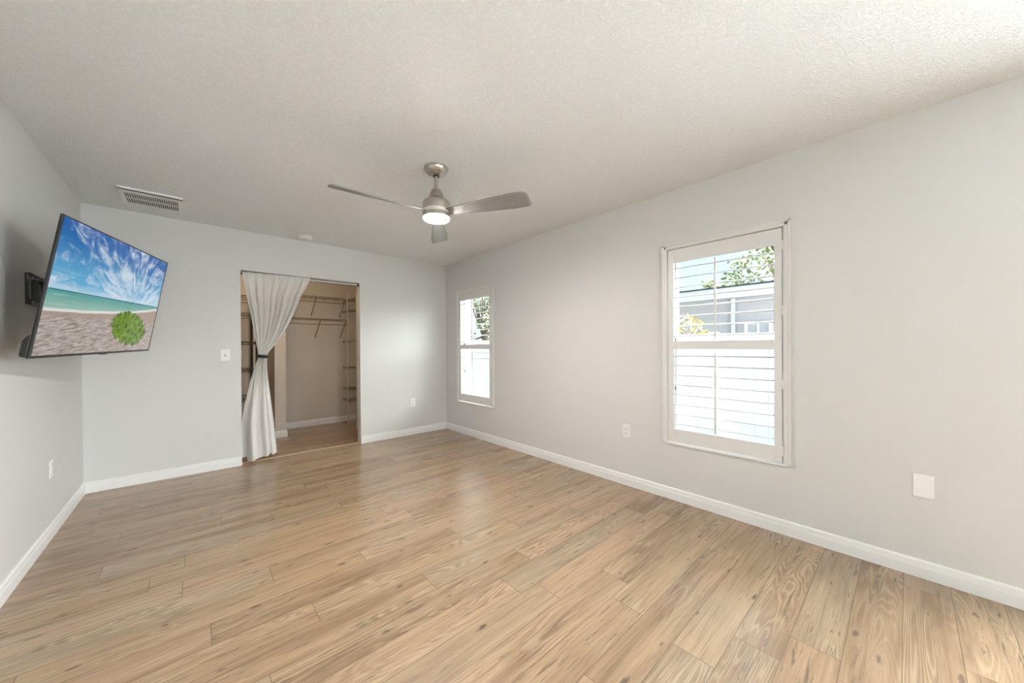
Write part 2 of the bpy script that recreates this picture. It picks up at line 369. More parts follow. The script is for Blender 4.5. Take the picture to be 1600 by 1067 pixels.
# ------------------------------------------------------------------ room shell
struct(MB().box(XL - 0.3, XR + 0.02, YF - 0.1, CY + 0.2, -0.12, 0.0).build('floor', M_FLOOR), 'light brown rustic pine plank floor', 'floor')
struct(MB().box(XL - 0.3, XR + 0.2, YF - 0.2, CY + 0.2, H, H + 0.12).build('ceiling', M_CEIL), 'white knockdown textured ceiling', 'ceiling')
struct(MB().box(XL - 0.12, XL, YF - 0.12, YB, 0, H).build('wall_left', M_WALL), 'pale wall behind the wall-mounted television', 'wall')
m = MB()
m.box(XL - 0.12, DX0, YB, YB + WT, 0, H); m.box(DX1, XR, YB, YB + WT, 0, H); m.box(DX0, DX1, YB, YB + WT, DZ, H)
struct(m.build('wall_back', M_WALL), 'pale wall with the open closet doorway', 'wall')
GZ_ = 2.1
WIN = [(0.9025, 'window_2'), (3.8900, 'window_1')]
OY, OZ0, OZ1 = 0.377, 0.452, 1.979        # half width and height of each wall opening
PY0, PY1 = -3.5, -0.7                     # second glazed door, added out of view in the window wall for side light
m = MB()
m.box(XR, XR + 0.2, YF - 0.12, PY0, 0, H); m.box(XR, XR + 0.2, PY0, PY1, GZ_, H)
m.box(XR, XR + 0.2, PY1, CY, 0, OZ0); m.box(XR, XR + 0.2, PY1, CY, OZ1, H)
ys = [PY1, 0.9025 - OY, 0.9025 + OY, 3.89 - OY, 3.89 + OY, CY]
for a, b in ((0, 1), (2, 3), (4, 5)): m.box(XR, XR + 0.2, ys[a], ys[b], OZ0, OZ1)
struct(m.build('wall_right', M_WALL), 'long greige wall with two shuttered windows', 'wall')
GX0, GX1, GZ = -0.5, 0.6, 2.1             # glazed sliding door added behind the viewer to let light in
m = MB()
m.box(XL, GX0, YF - 0.12, YF, 0, H); m.box(GX1, XR, YF - 0.12, YF, 0, H); m.box(GX0, GX1, YF - 0.12, YF, GZ, H)
struct(m.build('wall_front', M_WALL), 'wall with the added sliding glass door', 'wall')
# closet shell
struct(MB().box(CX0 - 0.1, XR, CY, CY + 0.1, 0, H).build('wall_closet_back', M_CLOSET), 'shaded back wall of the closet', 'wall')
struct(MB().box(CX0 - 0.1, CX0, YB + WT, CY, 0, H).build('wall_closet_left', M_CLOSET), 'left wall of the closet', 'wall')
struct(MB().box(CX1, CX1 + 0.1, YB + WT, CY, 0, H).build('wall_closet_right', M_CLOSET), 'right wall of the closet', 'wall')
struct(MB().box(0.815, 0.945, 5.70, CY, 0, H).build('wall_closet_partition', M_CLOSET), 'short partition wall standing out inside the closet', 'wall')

def base_prof(d, u=Vector((0, 0, 1))):
    d = Vector(d)
    return [d * a + u * b for a, b in ((0, 0), (0.014, 0), (0.014, 0.056), (0.0125, 0.058), (0.0125, 0.064), (0.0115, 0.066), (0.0105, 0.084), (0.006, 0.091), (0, 0.092))]
def baseboard(name, segs, label):
    m = MB()
    for d, a, b in segs: m.prism(base_prof(d), a, b)
    struct(m.build(name, M_TRIM), label, 'baseboard')
baseboard('baseboard_right', [((-1, 0, 0), (XR, YF, 0), (XR, PY0, 0)), ((-1, 0, 0), (XR, PY1, 0), (XR, YB, 0))], 'white baseboard along the window wall')
baseboard('baseboard_left', [((1, 0, 0), (XL, YF, 0), (XL, YB, 0))], 'white baseboard under the television')
baseboard('baseboard_back', [((0, -1, 0), (XL, YB, 0), (DX0, YB, 0)), ((0, -1, 0), (DX1, YB, 0), (XR, YB, 0))], 'white baseboard either side of the closet doorway')
baseboard('baseboard_closet', [((0, -1, 0), (0.945, CY, 0), (CX1, CY, 0)), ((0, -1, 0), (CX0, CY, 0), (0.815, CY, 0)), ((0, -1, 0), (0.803, 5.70, 0), (0.957, 5.70, 0)),
    ((1, 0, 0), (0.945, 5.688, 0), (0.945, CY, 0)), ((-1, 0, 0), (0.815, 5.688, 0), (0.815, CY, 0)), ((-1, 0, 0), (CX1, YB + WT, 0), (CX1, CY, 0))], 'white baseboard around the closet walls')
struct(MB().box(DX0, DX1, 4.672, 4.712, 0.0, 0.005).build('trim_1', M_THRESH, bevel=0.002), 'pale threshold strip across the closet doorway', 'threshold')
m = MB(True)
m.box(DX0, DX1, 4.700, 4.730, DZ - 0.014, DZ); m.box(DX0, DX1, 4.700, 4.703, DZ - 0.030, DZ); m.box(DX0, DX1, 4.727, 4.730, DZ - 0.030, DZ)
struct(m.build('trim_2', M_TRACK), 'grey metal door track under the closet doorway head', 'track')
# front sliding door, added unseen behind the viewer to light the room
m = MB(True)
for xx in (GX0, (GX0 + GX1) / 2 - 0.03, GX1 - 0.06): m.box(xx, xx + 0.06, YF - 0.09, YF - 0.03, 0, GZ)
m.box(GX0, GX1, YF - 0.09, YF - 0.03, GZ - 0.06, GZ); m.box(GX0, GX1, YF - 0.09, YF - 0.03, 0, 0.05)
d1 = struct(m.build('added_door_1', M_ALU, bevel=0.003), 'added unseen sliding glass door that lets daylight in', 'door')
MB().box(GX0 + 0.05, (GX0 + GX1) / 2 - 0.02, YF - 0.064, YF - 0.060, 0.04, GZ - 0.05).build('pane', M_GLASS, d1)
MB().box((GX0 + GX1) / 2 + 0.02, GX1 - 0.05, YF - 0.064, YF - 0.060, 0.04, GZ - 0.05).build('pane', M_GLASS, d1)

m = MB(True)
for yy in (PY0, (PY0 + PY1) / 2 - 0.03, PY1 - 0.06): m.box(XR + 0.08, XR + 0.14, yy, yy + 0.06, 0, GZ_)
m.box(XR + 0.08, XR + 0.14, PY0, PY1, GZ_ - 0.06, GZ_); m.box(XR + 0.08, XR + 0.14, PY0, PY1, 0, 0.05)
d2 = struct(m.build('added_door_2', M_ALU, bevel=0.003), 'added unseen sliding glass door in the window wall for side light', 'door')
MB().box(XR + 0.108, XR + 0.112, PY0 + 0.05, (PY0 + PY1) / 2 - 0.02, 0.04, GZ_ - 0.05).build('pane', M_GLASS, d2)
MB().box(XR + 0.108, XR + 0.112, (PY0 + PY1) / 2 + 0.02, PY1 - 0.05, 0.04, GZ_ - 0.05).build('pane', M_GLASS, d2)

# ------------------------------------------------------------------ windows and shutters
LOUV_UP = [1.823 - 0.0752 * i for i in range(8)]
LOUV_LO = [1.138 - 0.0761 * i for i in range(8)]
def louver(parent, yc, z, tilt):
    prof = []
    for k in range(14):
        a = 2 * PI * k / 14
        px, pz = 0.031 * math.cos(a), 0.0056 * math.sin(a)
        prof.append((px * math.cos(tilt) - pz * math.sin(tilt), 0, px * math.sin(tilt) + pz * math.cos(tilt)))
    m = MB().prism(prof, (0, -0.322, 0), (0, 0.322, 0))
    o = m.build('louver', M_SHUT, parent, smooth=True); o.location = (0.012, 0, z); return o
def shutter(yc, label):
    t = thing('window_shutter', label, 'shutter', (XR, yc, 0), 'plantation shutters on the window wall')
    # casing, local x < 0 is into the room
    m = MB(); z0, z1, hw, iw = 0.453, 2.016, 0.412, 0.3735
    for s in (-1, 1):
        prof = [(0, 0, 0), (-0.022, 0, 0), (-0.022, 0.011, 0), (-0.017, 0.016, 0), (-0.017, 0.030, 0), (-0.013, 0.0385, 0), (0, 0.0385, 0)]
        prof = [(p[0], (p[1] - hw) * -s, 0) for p in prof]
        m.prism(prof, (0, 0, z0), (0, 0, z1))
    prof = [(0, 0, 0), (-0.022, 0, 0), (-0.022, 0, -0.011), (-0.017, 0, -0.016), (-0.017, 0, -0.030), (-0.013, 0, -0.0385), (0, 0, -0.0385)]
    m.prism(prof, (0, -hw + 0.0005, z1 - 0.0004), (0, hw - 0.0005, z1 - 0.0004))
    m.build('casing', M_SHUT, t)
    pw = 0.3665
    m = MB()   # the panel frame
    for s in (-1, 1):
        a, b = sorted((s * pw, s * 0.3255)); m.box(-0.012, 0.018, a, b, 0.460, 1.9700)
    for a, b in ((1.868, 1.9700), (1.190, 1.252), (0.460, 0.563)): m.box(-0.011, 0.017, -0.3256, 0.3256, a, b)
    m.build('panel_frame', M_SHUT, t, bevel=0.0015)
    for z in LOUV_UP: louver(t, yc, z, math.radians(10))
    for z in LOUV_LO: louver(t, yc, z, math.radians(-5))
    for z0, z1 in ((1.270, 1.852), (0.580, 1.166)):
        MB().box(-0.034, -0.022, 0.014, 0.026, z0, z1).build('tilt_rod', M_SHUT, t, bevel=0.002)
    for z in (1.86, 1.441, 0.966, 0.535):
        MB().tube([(-0.016, -0.3712, z - 0.030), (-0.016, -0.3712, z + 0.030)], 0.0042, 8).build('hinge', M_PLATE, t, smooth=True)
    return t
shutter(0.9025, 'white plantation shutter on the nearer and larger-looking window, right of the outlet')
shutter(3.8900, 'white plantation shutter on the far window beside the back corner')
for yc, nm in WIN:
    m = MB(True)
    x0, x1 = XR + 0.085, XR + 0.135
    zb, zt, zm = OZ0, OZ1, 1.212
    for s in (-1, 1):
        a, b = sorted((s * OY, s * (OY - 0.035))); m.box(x0, x1, yc + a, yc + b, zb, zt)
    m.box(x0, x1, yc - OY, yc + OY, zt - 0.035, zt); m.box(x0, x1, yc - OY, yc + OY, zb, zb + 0.035); m.box(x0 + 0.004, x1 - 0.004, yc - OY, yc + OY, zm - 0.02, zm + 0.02)
    w = struct(m.build(nm, M_ALU), 'single hung window with white frame', 'window')
    MB().box(x0 + 0.022, x0 + 0.026, yc - OY + 0.03, yc + OY - 0.03, zb + 0.03, zm - 0.015).build('pane', M_GLASS, w)
    MB().box(x0 + 0.036, x0 + 0.040, yc - OY + 0.03, yc + OY - 0.03, zm + 0.015, zt - 0.03).build('pane', M_GLASS, w)
    for zz in (1.262, 0.872):
        m = MB().box(x0 - 0.012, x0, yc + OY - 0.030, yc + OY - 0.016, zz - 0.012, zz + 0.012); m.build('latch', M_SLOT, w, bevel=0.002)
    MB().box(XR - 0.016, XR + 0.085, yc - 0.392, yc + 0.392, 0.440, 0.4525).build('window_sill', M_TRIM, w, bevel=0.002)

# ------------------------------------------------------------------ television and its mount
TVW = 1.25; TVH = TVW / 1.76
TX = Vector((0.252, 0.967, 0.024)).normalized(); TN = Vector((0.954, -0.244, -0.176)).normalized()
TY = TN.cross(TX).normalized(); TX = TY.cross(TN).normalized()
TM = Matrix(((TX.x, TY.x, TN.x, -0.3598), (TX.y, TY.y, TN.y, 3.3496), (TX.z, TY.z, TN.z, 1.5321), (0, 0, 0, 1)))
tv = thing('television', 'flat television tilted off the left wall showing a beach under blue sky', 'television', mat=TM)
w2, h2 = TVW / 2, TVH / 2
m = MB(); m.box(-w2, w2, -h2, h2, -0.014, -0.004)
m.build('back_shell', M_BLACK, tv, bevel=0.003)
m = MB()   # thicker electronics bulge along the bottom
m.prism([(0, -h2 + 0.002, -0.0135), (0, -h2 + 0.003, -0.034), (0, -h2 + 0.012, -0.040), (0, -h2 + 0.080, -0.040), (0, -h2 + 0.104, -0.028), (0, -h2 + 0.118, -0.0135)], (-w2 + 0.004, 0, 0), (w2 - 0.004, 0, 0))
m.build('electronics_housing', M_BLACK, tv, bevel=0.004)
m = MB(True); bz, bb = 0.0075, 0.013
m.box(-w2, -w2 + bz, -h2, h2, -0.012, 0.0); m.box(w2 - bz, w2, -h2, h2, -0.012, 0.0)
m.box(-w2, w2, h2 - bz, h2, -0.012, 0.0); m.box(-w2, w2, -h2, -h2 + bb, -0.012, 0.0)
m.box(-0.035, 0.035, -h2 - 0.004, -h2 + bb, -0.010, 0.001)
m.build('bezel', M_BEZEL, tv, bevel=0.0012)
for xh in (-0.175, 0.215): MB().box(xh - 0.012, xh + 0.012, 0.1903, 0.2003, -0.030, -0.0138).build('mounting_hook', M_BLACK, tv)
x0, x1, y0, y1 = -w2 + bz, w2 - bz, -h2 + bb, h2 - bz
m = MB(); m.box(x0, x1, y0, y1, -0.008, -0.002)
uvl = m.b.loops.layers.uv.new('UVMap')
for f in m.b.faces:
    for lp in f.loops: lp[uvl].uv = ((lp.vert.co.x - x0) / (x1 - x0), (lp.vert.co.y - y0) / (y1 - y0))
m.build('screen', M_SCREEN, tv)
# mount: plate on the wall, two folding arms, plate behind the television
mo = thing('television_mount', 'black steel swing-arm bracket holding the television off the left wall', 'mount', (XL, 3.44, 1.555))
m = MB(True); m.box(0, 0.006, -0.165, -0.125, -0.085, 0.085); m.box(0, 0.006, 0.125, 0.165, -0.085, 0.085)
m.box(0, 0.006, -0.165, 0.165, 0.055, 0.085); m.box(0, 0.006, -0.165, 0.165, -0.085, -0.055)
for s in (-1, 1): m.box(0, 0.022, -0.165, 0.165, s * 0.085 - 0.003, s * 0.085 + 0.003)
m.box(0, 0.03, -0.060, -0.035, -0.06, 0.06); m.box(0, 0.03, 0.035, 0.060, -0.06, 0.06)
m.build('wall_plate', M_BLKMETAL, mo, bevel=0.001)
back = TM @ Vector((0.02, 0.02, -0.034)); back = back - Vector((XL, 3.44, 1.555))
for s in (-1, 1):
    m = MB(); el = Vector((0.13, s * 0.13, 0))
    for dz in (-0.045, 0.045):
        m.tube([(0.026, s * 0.048, dz), (el.x, el.y, dz)], 0.009, 8); m.tube([(el.x, el.y, dz * 0.8), (back.x - 0.01, back.y + s * 0.03, back.z + dz * 0.6)], 0.009, 8)
    m.tube([(el.x, el.y, -0.06), (el.x, el.y, 0.06)], 0.013, 10)
    m.build('arm', M_BLKMETAL, mo, smooth=True)
m = MB(); inv = Matrix.Translation((-XL, -3.44, -1.555)) @ TM
m.box(-0.19, -0.16, -0.16, 0.19, -0.0245, -0.0145, inv); m.box(0.20, 0.23, -0.16, 0.19, -0.0245, -0.0145, inv); m.box(-0.19, 0.23, 0.00, 0.05, -0.032, -0.022, inv)
m.build('television_bracket', M_BLKMETAL, mo)
M_ZINC = plain('zinc_bolt', (0.55, 0.54, 0.52, 1), 0.3, 0.9)
for s in (-1, 1):
    for yy in (-0.095, 0.0, 0.095): MB().tube([(0.005, yy, s * 0.07), (0.012, yy, s * 0.07)], 0.007, 8).build('lag_bolt', M_ZINC, mo)

# ------------------------------------------------------------------ ceiling fan
FX, FY = 1.2455, 2.154
fan = thing('ceiling_fan', 'three blade brushed nickel ceiling fan with lit lamp', 'ceiling fan', (FX, FY, H))
L = lambda z: z - H
MB().lathe([(0, L(2.4395)), (0.079, L(2.4395)), (0.080, L(2.430)), (0.073, L(2.416)), (0.058, L(2.400)), (0.036, L(2.388)), (0.026, L(2.386)), (0, L(2.386))]).build('canopy', M_NICKEL, fan, smooth=True)
MB().lathe([(0, L(2.389)), (0.022, L(2.389)), (0.022, L(2.379)), (0, L(2.379))]).build('canopy_bushing', M_BLACK, fan, smooth=True)
MB().lathe([(0, L(2.386)), (0.0125, L(2.386)), (0.0125, L(2.27)), (0, L(2.27))], n=20).build('downrod', M_NICKEL, fan, smooth=True)
MB().lathe([(0, L(2.291)), (0.024, L(2.291)), (0.033, L(2.286)), (0.040, L(2.272)), (0.054, L(2.234)), (0.062, L(2.226)), (0.078, L(2.216)), (0.090, L(2.204)), (0.0935, L(2.192)), (0.0935, L(2.153)), (0, L(2.153))], n=56).build('motor_housing', M_NICKEL, fan, smooth=True)
MB().lathe([(0, L(2.154)), (0.088, L(2.154)), (0.088, L(2.150)), (0.092, L(2.149)), (0.092, L(2.129)), (0.088, L(2.128)), (0.088, L(2.125)), (0, L(2.125))], n=56).build('blade_hub', M_BAND, fan, smooth=True)
lk = MB().lathe([(0, L(2.126)), (0.0935, L(2.126)), (0.0935, L(2.098)), (0.088, L(2.096)), (0, L(2.096))], n=56).build('light_kit', M_NICKEL, fan, smooth=True)
MB().lathe([(0, L(2.0965)), (0.0865, L(2.0965)), (0.086, L(2.090)), (0.078, L(2.084)), (0.05, L(2.080)), (0, L(2.079))], n=56).build('lens', M_LENS, fan, smooth=True)
def blade_mesh():
    b = bmesh.new(); n = 22; rows = []
    for i in range(n + 1):
        r = 0.075 + (0.665 - 0.075) * i / n; q = i / n
        wd = 0.052 + 0.085 * min(1, q * 1.25) ** 0.9
        if q > 0.955: wd *= math.sqrt(max(0.05, 1 - ((q - 0.955) / 0.05) ** 2)) * 0.3 + 0.7
        tilt = math.radians(20 - 5 * q)
        row = []
        for k in range(9):
            c = (k / 8 - 0.5) * wd; camber = 0.006 * (1 - (2 * (k / 8 - 0.5)) ** 2)
            y_, z_ = c * math.cos(tilt) - camber * math.sin(tilt), c * math.sin(-tilt) + camber * math.cos(tilt)
            row.append(b.verts.new((r, y_, z_)))
        rows.append(row)
    for a, c in zip(rows, rows[1:]):
        for k in range(8): b.faces.new((a[k], a[k + 1], c[k + 1], c[k]))
    me = bpy.data.meshes.new('blade'); b.to_mesh(me); b.free(); me.materials.append(M_BLADE)
    for p in me.polygons: p.use_smooth = True
    return me
bme = blade_mesh()
for ang in (57.5, 177.5, 297.5):
    o = bpy.data.objects.new('blade', bme); COL.objects.link(o); o.parent = fan
    o.location = (0, 0, L(2.132)); o.rotation_euler = (0, 0, math.radians(ang))
    s_ = o.modifiers.new('thickness', 'SOLIDIFY'); s_.thickness = 0.007; s_.offset = 0

# ------------------------------------------------------------------ ceiling vent and smoke detector
vt = thing('ceiling_vent', 'white louvred air vent on the ceiling above the television', 'vent', (-0.238, 4.130, H))
VW, VD, VZ = 0.182, 0.190, -0.024
m = MB(True); fw = 0.028
for a, b, c, d in ((-VW, VW, -VD, -VD + 0.072), (-VW, VW, VD - 0.045, VD), (-VW, -VW + fw, -VD, VD), (VW - fw, VW, -VD, VD)): m.box(a, b, c, d, VZ, VZ + 0.006)
m.box(-VW + fw, VW - fw, -VD + 0.196, -VD + 0.210, VZ, VZ + 0.006)
m.box(-VW, -VW + 0.006, -VD, VD, VZ, 0); m.box(VW - 0.006, VW, -VD, VD, VZ, 0); m.box(-VW, VW, -VD, -VD + 0.006, VZ, 0); m.box(-VW, VW, VD - 0.006, VD, VZ, 0)
m.build('frame', M_TRIM, vt)
m = MB(); nf = 25; span = 2 * (VW - fw)
for i in range(nf):
    xx = -VW + fw + span * i / (nf - 1); m.box(xx - 0.0029, xx + 0.0029, -VD + 0.07, VD - 0.04, VZ + 0.0005, VZ + 0.006)
m.build('louvers', M_TRIM, vt)
MB().box(-VW + 0.01, VW - 0.01, -VD + 0.01, VD - 0.01, VZ + 0.016, VZ + 0.019).build('duct_opening', M_DUCT, vt)
sd = thing('smoke_detector', 'small round white smoke detector on the ceiling near the back wall', 'smoke detector', (0.925, 4.405, H))
MB().lathe([(0, -0.0005), (0.066, -0.0005), (0.066, -0.010), (0, -0.010)]).build('mounting_plate', M_PLATE, sd, smooth=True)
MB().lathe([(0, -0.009), (0.059, -0.009), (0.059, -0.026), (0.052, -0.036), (0.030, -0.040), (0, -0.040)]).build('cover', M_PLATE, sd, smooth=True)
MB().lathe([(0, -0.039), (0.010, -0.039), (0.009, -0.043), (0, -0.043)], 0.025, 0.0, 16).build('test_button', M_PLATE, sd, smooth=True)

# ------------------------------------------------------------------ wall plates
def wallmat(loc, n):
    n = Vector(n); x = Vector((0, 0, 1)).cross(n)
    return Matrix(((x.x, 0, n.x, loc[0]), (x.y, 0, n.y, loc[1]), (0, 1, 0, loc[2]), (0, 0, 0, 1)))
def outlet(loc, n, label):
    t = thing('wall_outlet', label, 'outlet', mat=wallmat(loc, n), group='wall outlets')
    MB().box(-0.036, 0.036, -0.058, 0.058, 0, 0.005).build('cover_plate', M_PLATE, t, bevel=0.0025)
    for s in (-1, 1):
        q = MB(); q.box(-0.016, 0.016, s * 0.020 - 0.013, s * 0.020 + 0.013, 0.004, 0.0075); q = q.build('receptacle', M_PLATE, t, bevel=0.003)
        m = MB(); m.box(-0.008, -0.0055, s * 0.020 - 0.002, s * 0.020 + 0.007, 0.0070, 0.0079); m.box(0.0055, 0.008, s * 0.020 - 0.002, s * 0.020 + 0.007, 0.0070, 0.0079)
        m.box(-0.0025, 0.0025, s * 0.020 - 0.010, s * 0.020 - 0.005, 0.0070, 0.0079); m.build('slots', M_SLOT, q)
    return t
outlet((XR, 1.644, 0.474), (-1, 0, 0), 'white duplex outlet low on the window wall, left of the nearer shutter')
outlet((2.282, YB, 0.446), (0, -1, 0), 'small white outlet low on the back wall between closet doorway and corner')
outlet((XL, 3.715, 0.440), (1, 0, 0), 'white outlet low on the left wall below the television')
t = thing('blank_wall_plate', 'plain white blank cover plate low on the window wall, right of the nearer shutter', 'wall plate', mat=wallmat((XR, -0.058, 0.479), (-1, 0, 0)))
MB().box(-0.037, 0.037, -0.059, 0.059, 0, 0.006).build('cover_plate', M_PLATE, t, bevel=0.0025)
for s in (-1, 1): MB().tube([(0, s * 0.042, 0.004), (0, s * 0.042, 0.0068)], 0.003, 10).build('screw', M_PLATE, t)
t = thing('light_switch', 'white toggle light switch left of the closet doorway', 'light switch', mat=wallmat((0.242, YB, 1.147), (0, -1, 0)))
MB().box(-0.039, 0.039, -0.060, 0.060, 0, 0.006).build('cover_plate', M_PLATE, t, bevel=0.0025)
m = MB(); m.prism([(0, -0.010, 0.004), (0, 0.012, 0.018), (0, 0.016, 0.015), (0, 0.006, 0.004)], (-0.005, 0, 0), (0.005, 0, 0)); m.build('toggle', M_PLATE, t, bevel=0.001)
MB().box(-0.0065, 0.0065, -0.0125, 0.0125, 0.0055, 0.0064).build('toggle_slot', M_SLOT, t)

# ------------------------------------------------------------------ curtain rod, curtain
rd = thing('curtain_rod', 'slim pale tension rod across the top of the closet doorway', 'curtain rod', (0, 4.676, 2.003))
MB().tube([(DX0 + 0.010, 0, -0.003), (DX1 - 0.010, 0, 0.010)], 0.0085, 14).build('rod', plain('cream_rod', (0.72, 0.66, 0.58, 1), 0.35), rd, smooth=True)
for xa, xb, dz in ((DX0, DX0 + 0.016, -0.003), (DX1 - 0.016, DX1, 0.010)):
    MB().tube([(xa, 0, dz), (xb, 0, dz)], 0.0135, 14).build('end_cap', M_BLACK, rd, smooth=True)

ROWS = [(2.027, 0.386, 1.020), (2.008, 0.386, 1.020), (1.985, 0.389, 1.010), (1.90, 0.402, 0.972), (1.80, 0.416, 0.926), (1.70, 0.433, 0.893), (1.595, 0.453, 0.853), (1.48, 0.470, 0.803),
        (1.38, 0.487, 0.754), (1.30, 0.499, 0.705), (1.24, 0.508, 0.662), (1.19, 0.516, 0.628), (1.152, 0.522, 0.604), (1.135, 0.524, 0.599), (1.115, 0.521, 0.597),
        (1.07, 0.506, 0.596), (0.965, 0.478, 0.597), (0.83, 0.447, 0.612), (0.69, 0.422, 0.625), (0.555, 0.396, 0.639), (0.42, 0.380, 0.652), (0.28, 0.377, 0.664), (0.13, 0.376, 0.676), (0.03, 0.376, 0.683)]
def lerp_rows(z):
    for a, b in zip(ROWS, ROWS[1:]):
        if a[0] >= z >= b[0]:
            k = (a[0] - z) / (a[0] - b[0]); return a[1] + (b[1] - a[1]) * k, a[2] + (b[2] - a[2]) * k
    return ROWS[-1][1:]
cu = thing('curtain', 'white cloth curtain tied back at the left of the closet doorway', 'curtain', (0.5, 4.676, 0))
rc = random.Random(3)
NF = 11
ph = [rc.uniform(-0.9, 0.9) for _ in range(NF + 1)]
am = [rc.uniform(0.65, 1.25) for _ in range(NF + 1)]
def fold(u, z):
    x = u * NF; i = int(min(NF - 1, math.floor(x))); q = x - i; s = q * q * (3 - 2 * q)
    p = ph[i] * (1 - s) + ph[i + 1] * s; a = am[i] * (1 - s) + am[i + 1] * s
    return a * math.sin(2 * PI * x * 0.75 + p)
def broad(u, z):          # the skirt hangs in three wide folds
    return math.sin(2 * PI * (2.1 * u + 0.12) + 0.25 * math.sin(5 * z)) * 0.62 + 0.20 * math.sin(2 * PI * 5.3 * u + 1.1 + z) * (1 - 0.5 * z)
b = bmesh.new(); NU, NV = 150, 170; grid = []
zs = [2.027 - (2.027 - 0.0) * i / NV for i in range(NV + 1)]
for z in zs:
    row = []
    xa, xb = lerp_rows(max(z, 0.03))
    for k in range(NU + 1):
        u = k / NU
        zt = (1.125 - z)
        if z > 1.99: amp = 0.004; yb = -0.0185
        elif z > 1.135:
            q = (1.99 - z) / (1.99 - 1.135); amp = 0.004 + 0.024 * math.sin(PI * min(1, q * 1.02) ** 0.8) * (1 - 0.45 * q); yb = -0.0185 * (1 - q) - 0.010 * q
        else:
            q = zt / 1.125; amp = 0.010 + 0.022 * min(1, q * 1.6); yb = -0.010 - 0.016 * min(1, q * 1.4)
        y = yb + amp * (fold(u, z) if z > 1.135 else fold(u, z) * max(0.0, 1 - zt / 0.5) * 0.8 + broad(u, z) * min(1, zt / 0.35))
        if z > 1.93:      # shirring at the header
            kq = (z - 1.93) / 0.097
            y += kq * 0.0035 * math.sin(u * 200 + 3 * math.sin(u * 31)) + kq * 0.002 * math.sin(u * 330 + z * 120)
        if z <= 1.135:    # the skirt: left half hangs a little behind the front fold
            q = min(1, zt / 0.9)
            y += 0.034 * q * (1 / (1 + math.exp((u - 0.16) * 60))) - 0.022 * q * math.exp(-((u - 0.26) / 0.10) ** 2) + 0.022 * q * math.exp(-((u - 0.80) / 0.05) ** 2)
            hem = 0.010 + 0.045 * u + (0.045 if u < 0.14 else 0.0) + 0.018 * (math.exp(-((u - 0.80) / 0.04) ** 2))
            zz = hem + z * (1.135 - hem) / 1.135
        else: zz = z
        if z > 1.9: zz = z + (u - 0.5) * 0.012 * (z - 1.9) / 0.12
        row.append(b.verts.new((xa + (xb - xa) * u - 0.5, y, zz)))
    grid.append(row)
for a, c in zip(grid, grid[1:]):
    for k in range(NU): b.faces.new((a[k], a[k + 1], c[k + 1], c[k]))
me = bpy.data.meshes.new('curtain_panel'); b.to_mesh(me); b.free(); me.materials.append(M_CLOTH)
for p in me.polygons: p.use_smooth = True
o = bpy.data.objects.new('curtain_panel', me); COL.objects.link(o); o.parent = cu
s_ = o.modifiers.new('thickness', 'SOLIDIFY'); s_.thickness = 0.0012; s_.offset = 0
m = MB(); n = 40; ring = []
for k in range(n):
    a = 2 * PI * k / n; ca, sa = math.cos(a), math.sin(a)
    px = 0.0435 * (abs(ca) ** 0.6) * (1 if ca >= 0 else -1); py = 0.030 * (abs(sa) ** 0.7) * (1 if sa >= 0 else -1)
    ring.append((0.560 - 0.5 + px, -0.010 + py))
va = [[m.b.verts.new((x, y, z - 0.10 * (x - 0.06))) for x, y in ring] for z in (1.110, 1.142)]
for k in range(n): m.b.faces.new((va[0][k], va[0][(k + 1) % n], va[1][(k + 1) % n], va[1][k]))
tb = m.build('tieback', M_BLACK, cu, smooth=True)
s_ = tb.modifiers.new('thickness', 'SOLIDIFY'); s_.thickness = 0.004

# ------------------------------------------------------------------ closet fittings
def wire_shelf(name_label, x0, x1, yf, yw, z, braces, rod=True):
    t = thing('wire_shelf', name_label, 'shelf', (0, 0, z), 'wire shelves on the closet back wall')
    m = MB()
    nn = int((x1 - x0) / 0.0254)
    for i in range(nn + 1):
        xx = x0 + (x1 - x0) * i / nn
        m.tube([(xx, yw - 0.004, 0), (xx, yf, 0), (xx, yf, -0.028)], 0.0019, 5)
    for yy in (yw - 0.004, yw - 0.10, yw - 0.20, yf): m.tube([(x0, yy, -0.003), (x1, yy, -0.003)], 0.0030, 6)
    m.tube([(x0, yf, -0.028), (x1, yf, -0.028)], 0.0045, 6)
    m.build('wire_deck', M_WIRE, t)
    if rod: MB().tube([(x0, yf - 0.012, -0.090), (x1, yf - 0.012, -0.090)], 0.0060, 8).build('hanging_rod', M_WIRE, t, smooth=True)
    for xb in braces:
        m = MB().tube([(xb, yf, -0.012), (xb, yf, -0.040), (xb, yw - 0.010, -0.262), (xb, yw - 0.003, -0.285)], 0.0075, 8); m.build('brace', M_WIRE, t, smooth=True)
    for i in range(5):
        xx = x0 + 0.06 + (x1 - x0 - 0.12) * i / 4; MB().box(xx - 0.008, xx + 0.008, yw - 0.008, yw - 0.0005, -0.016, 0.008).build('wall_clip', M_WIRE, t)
    return t
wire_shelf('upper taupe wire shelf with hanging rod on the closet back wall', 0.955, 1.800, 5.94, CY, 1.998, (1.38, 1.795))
wire_shelf('lower taupe wire shelf with hanging rod on the closet back wall', 0.955, 1.815, 5.94, CY, 1.662, (1.435, 1.805))
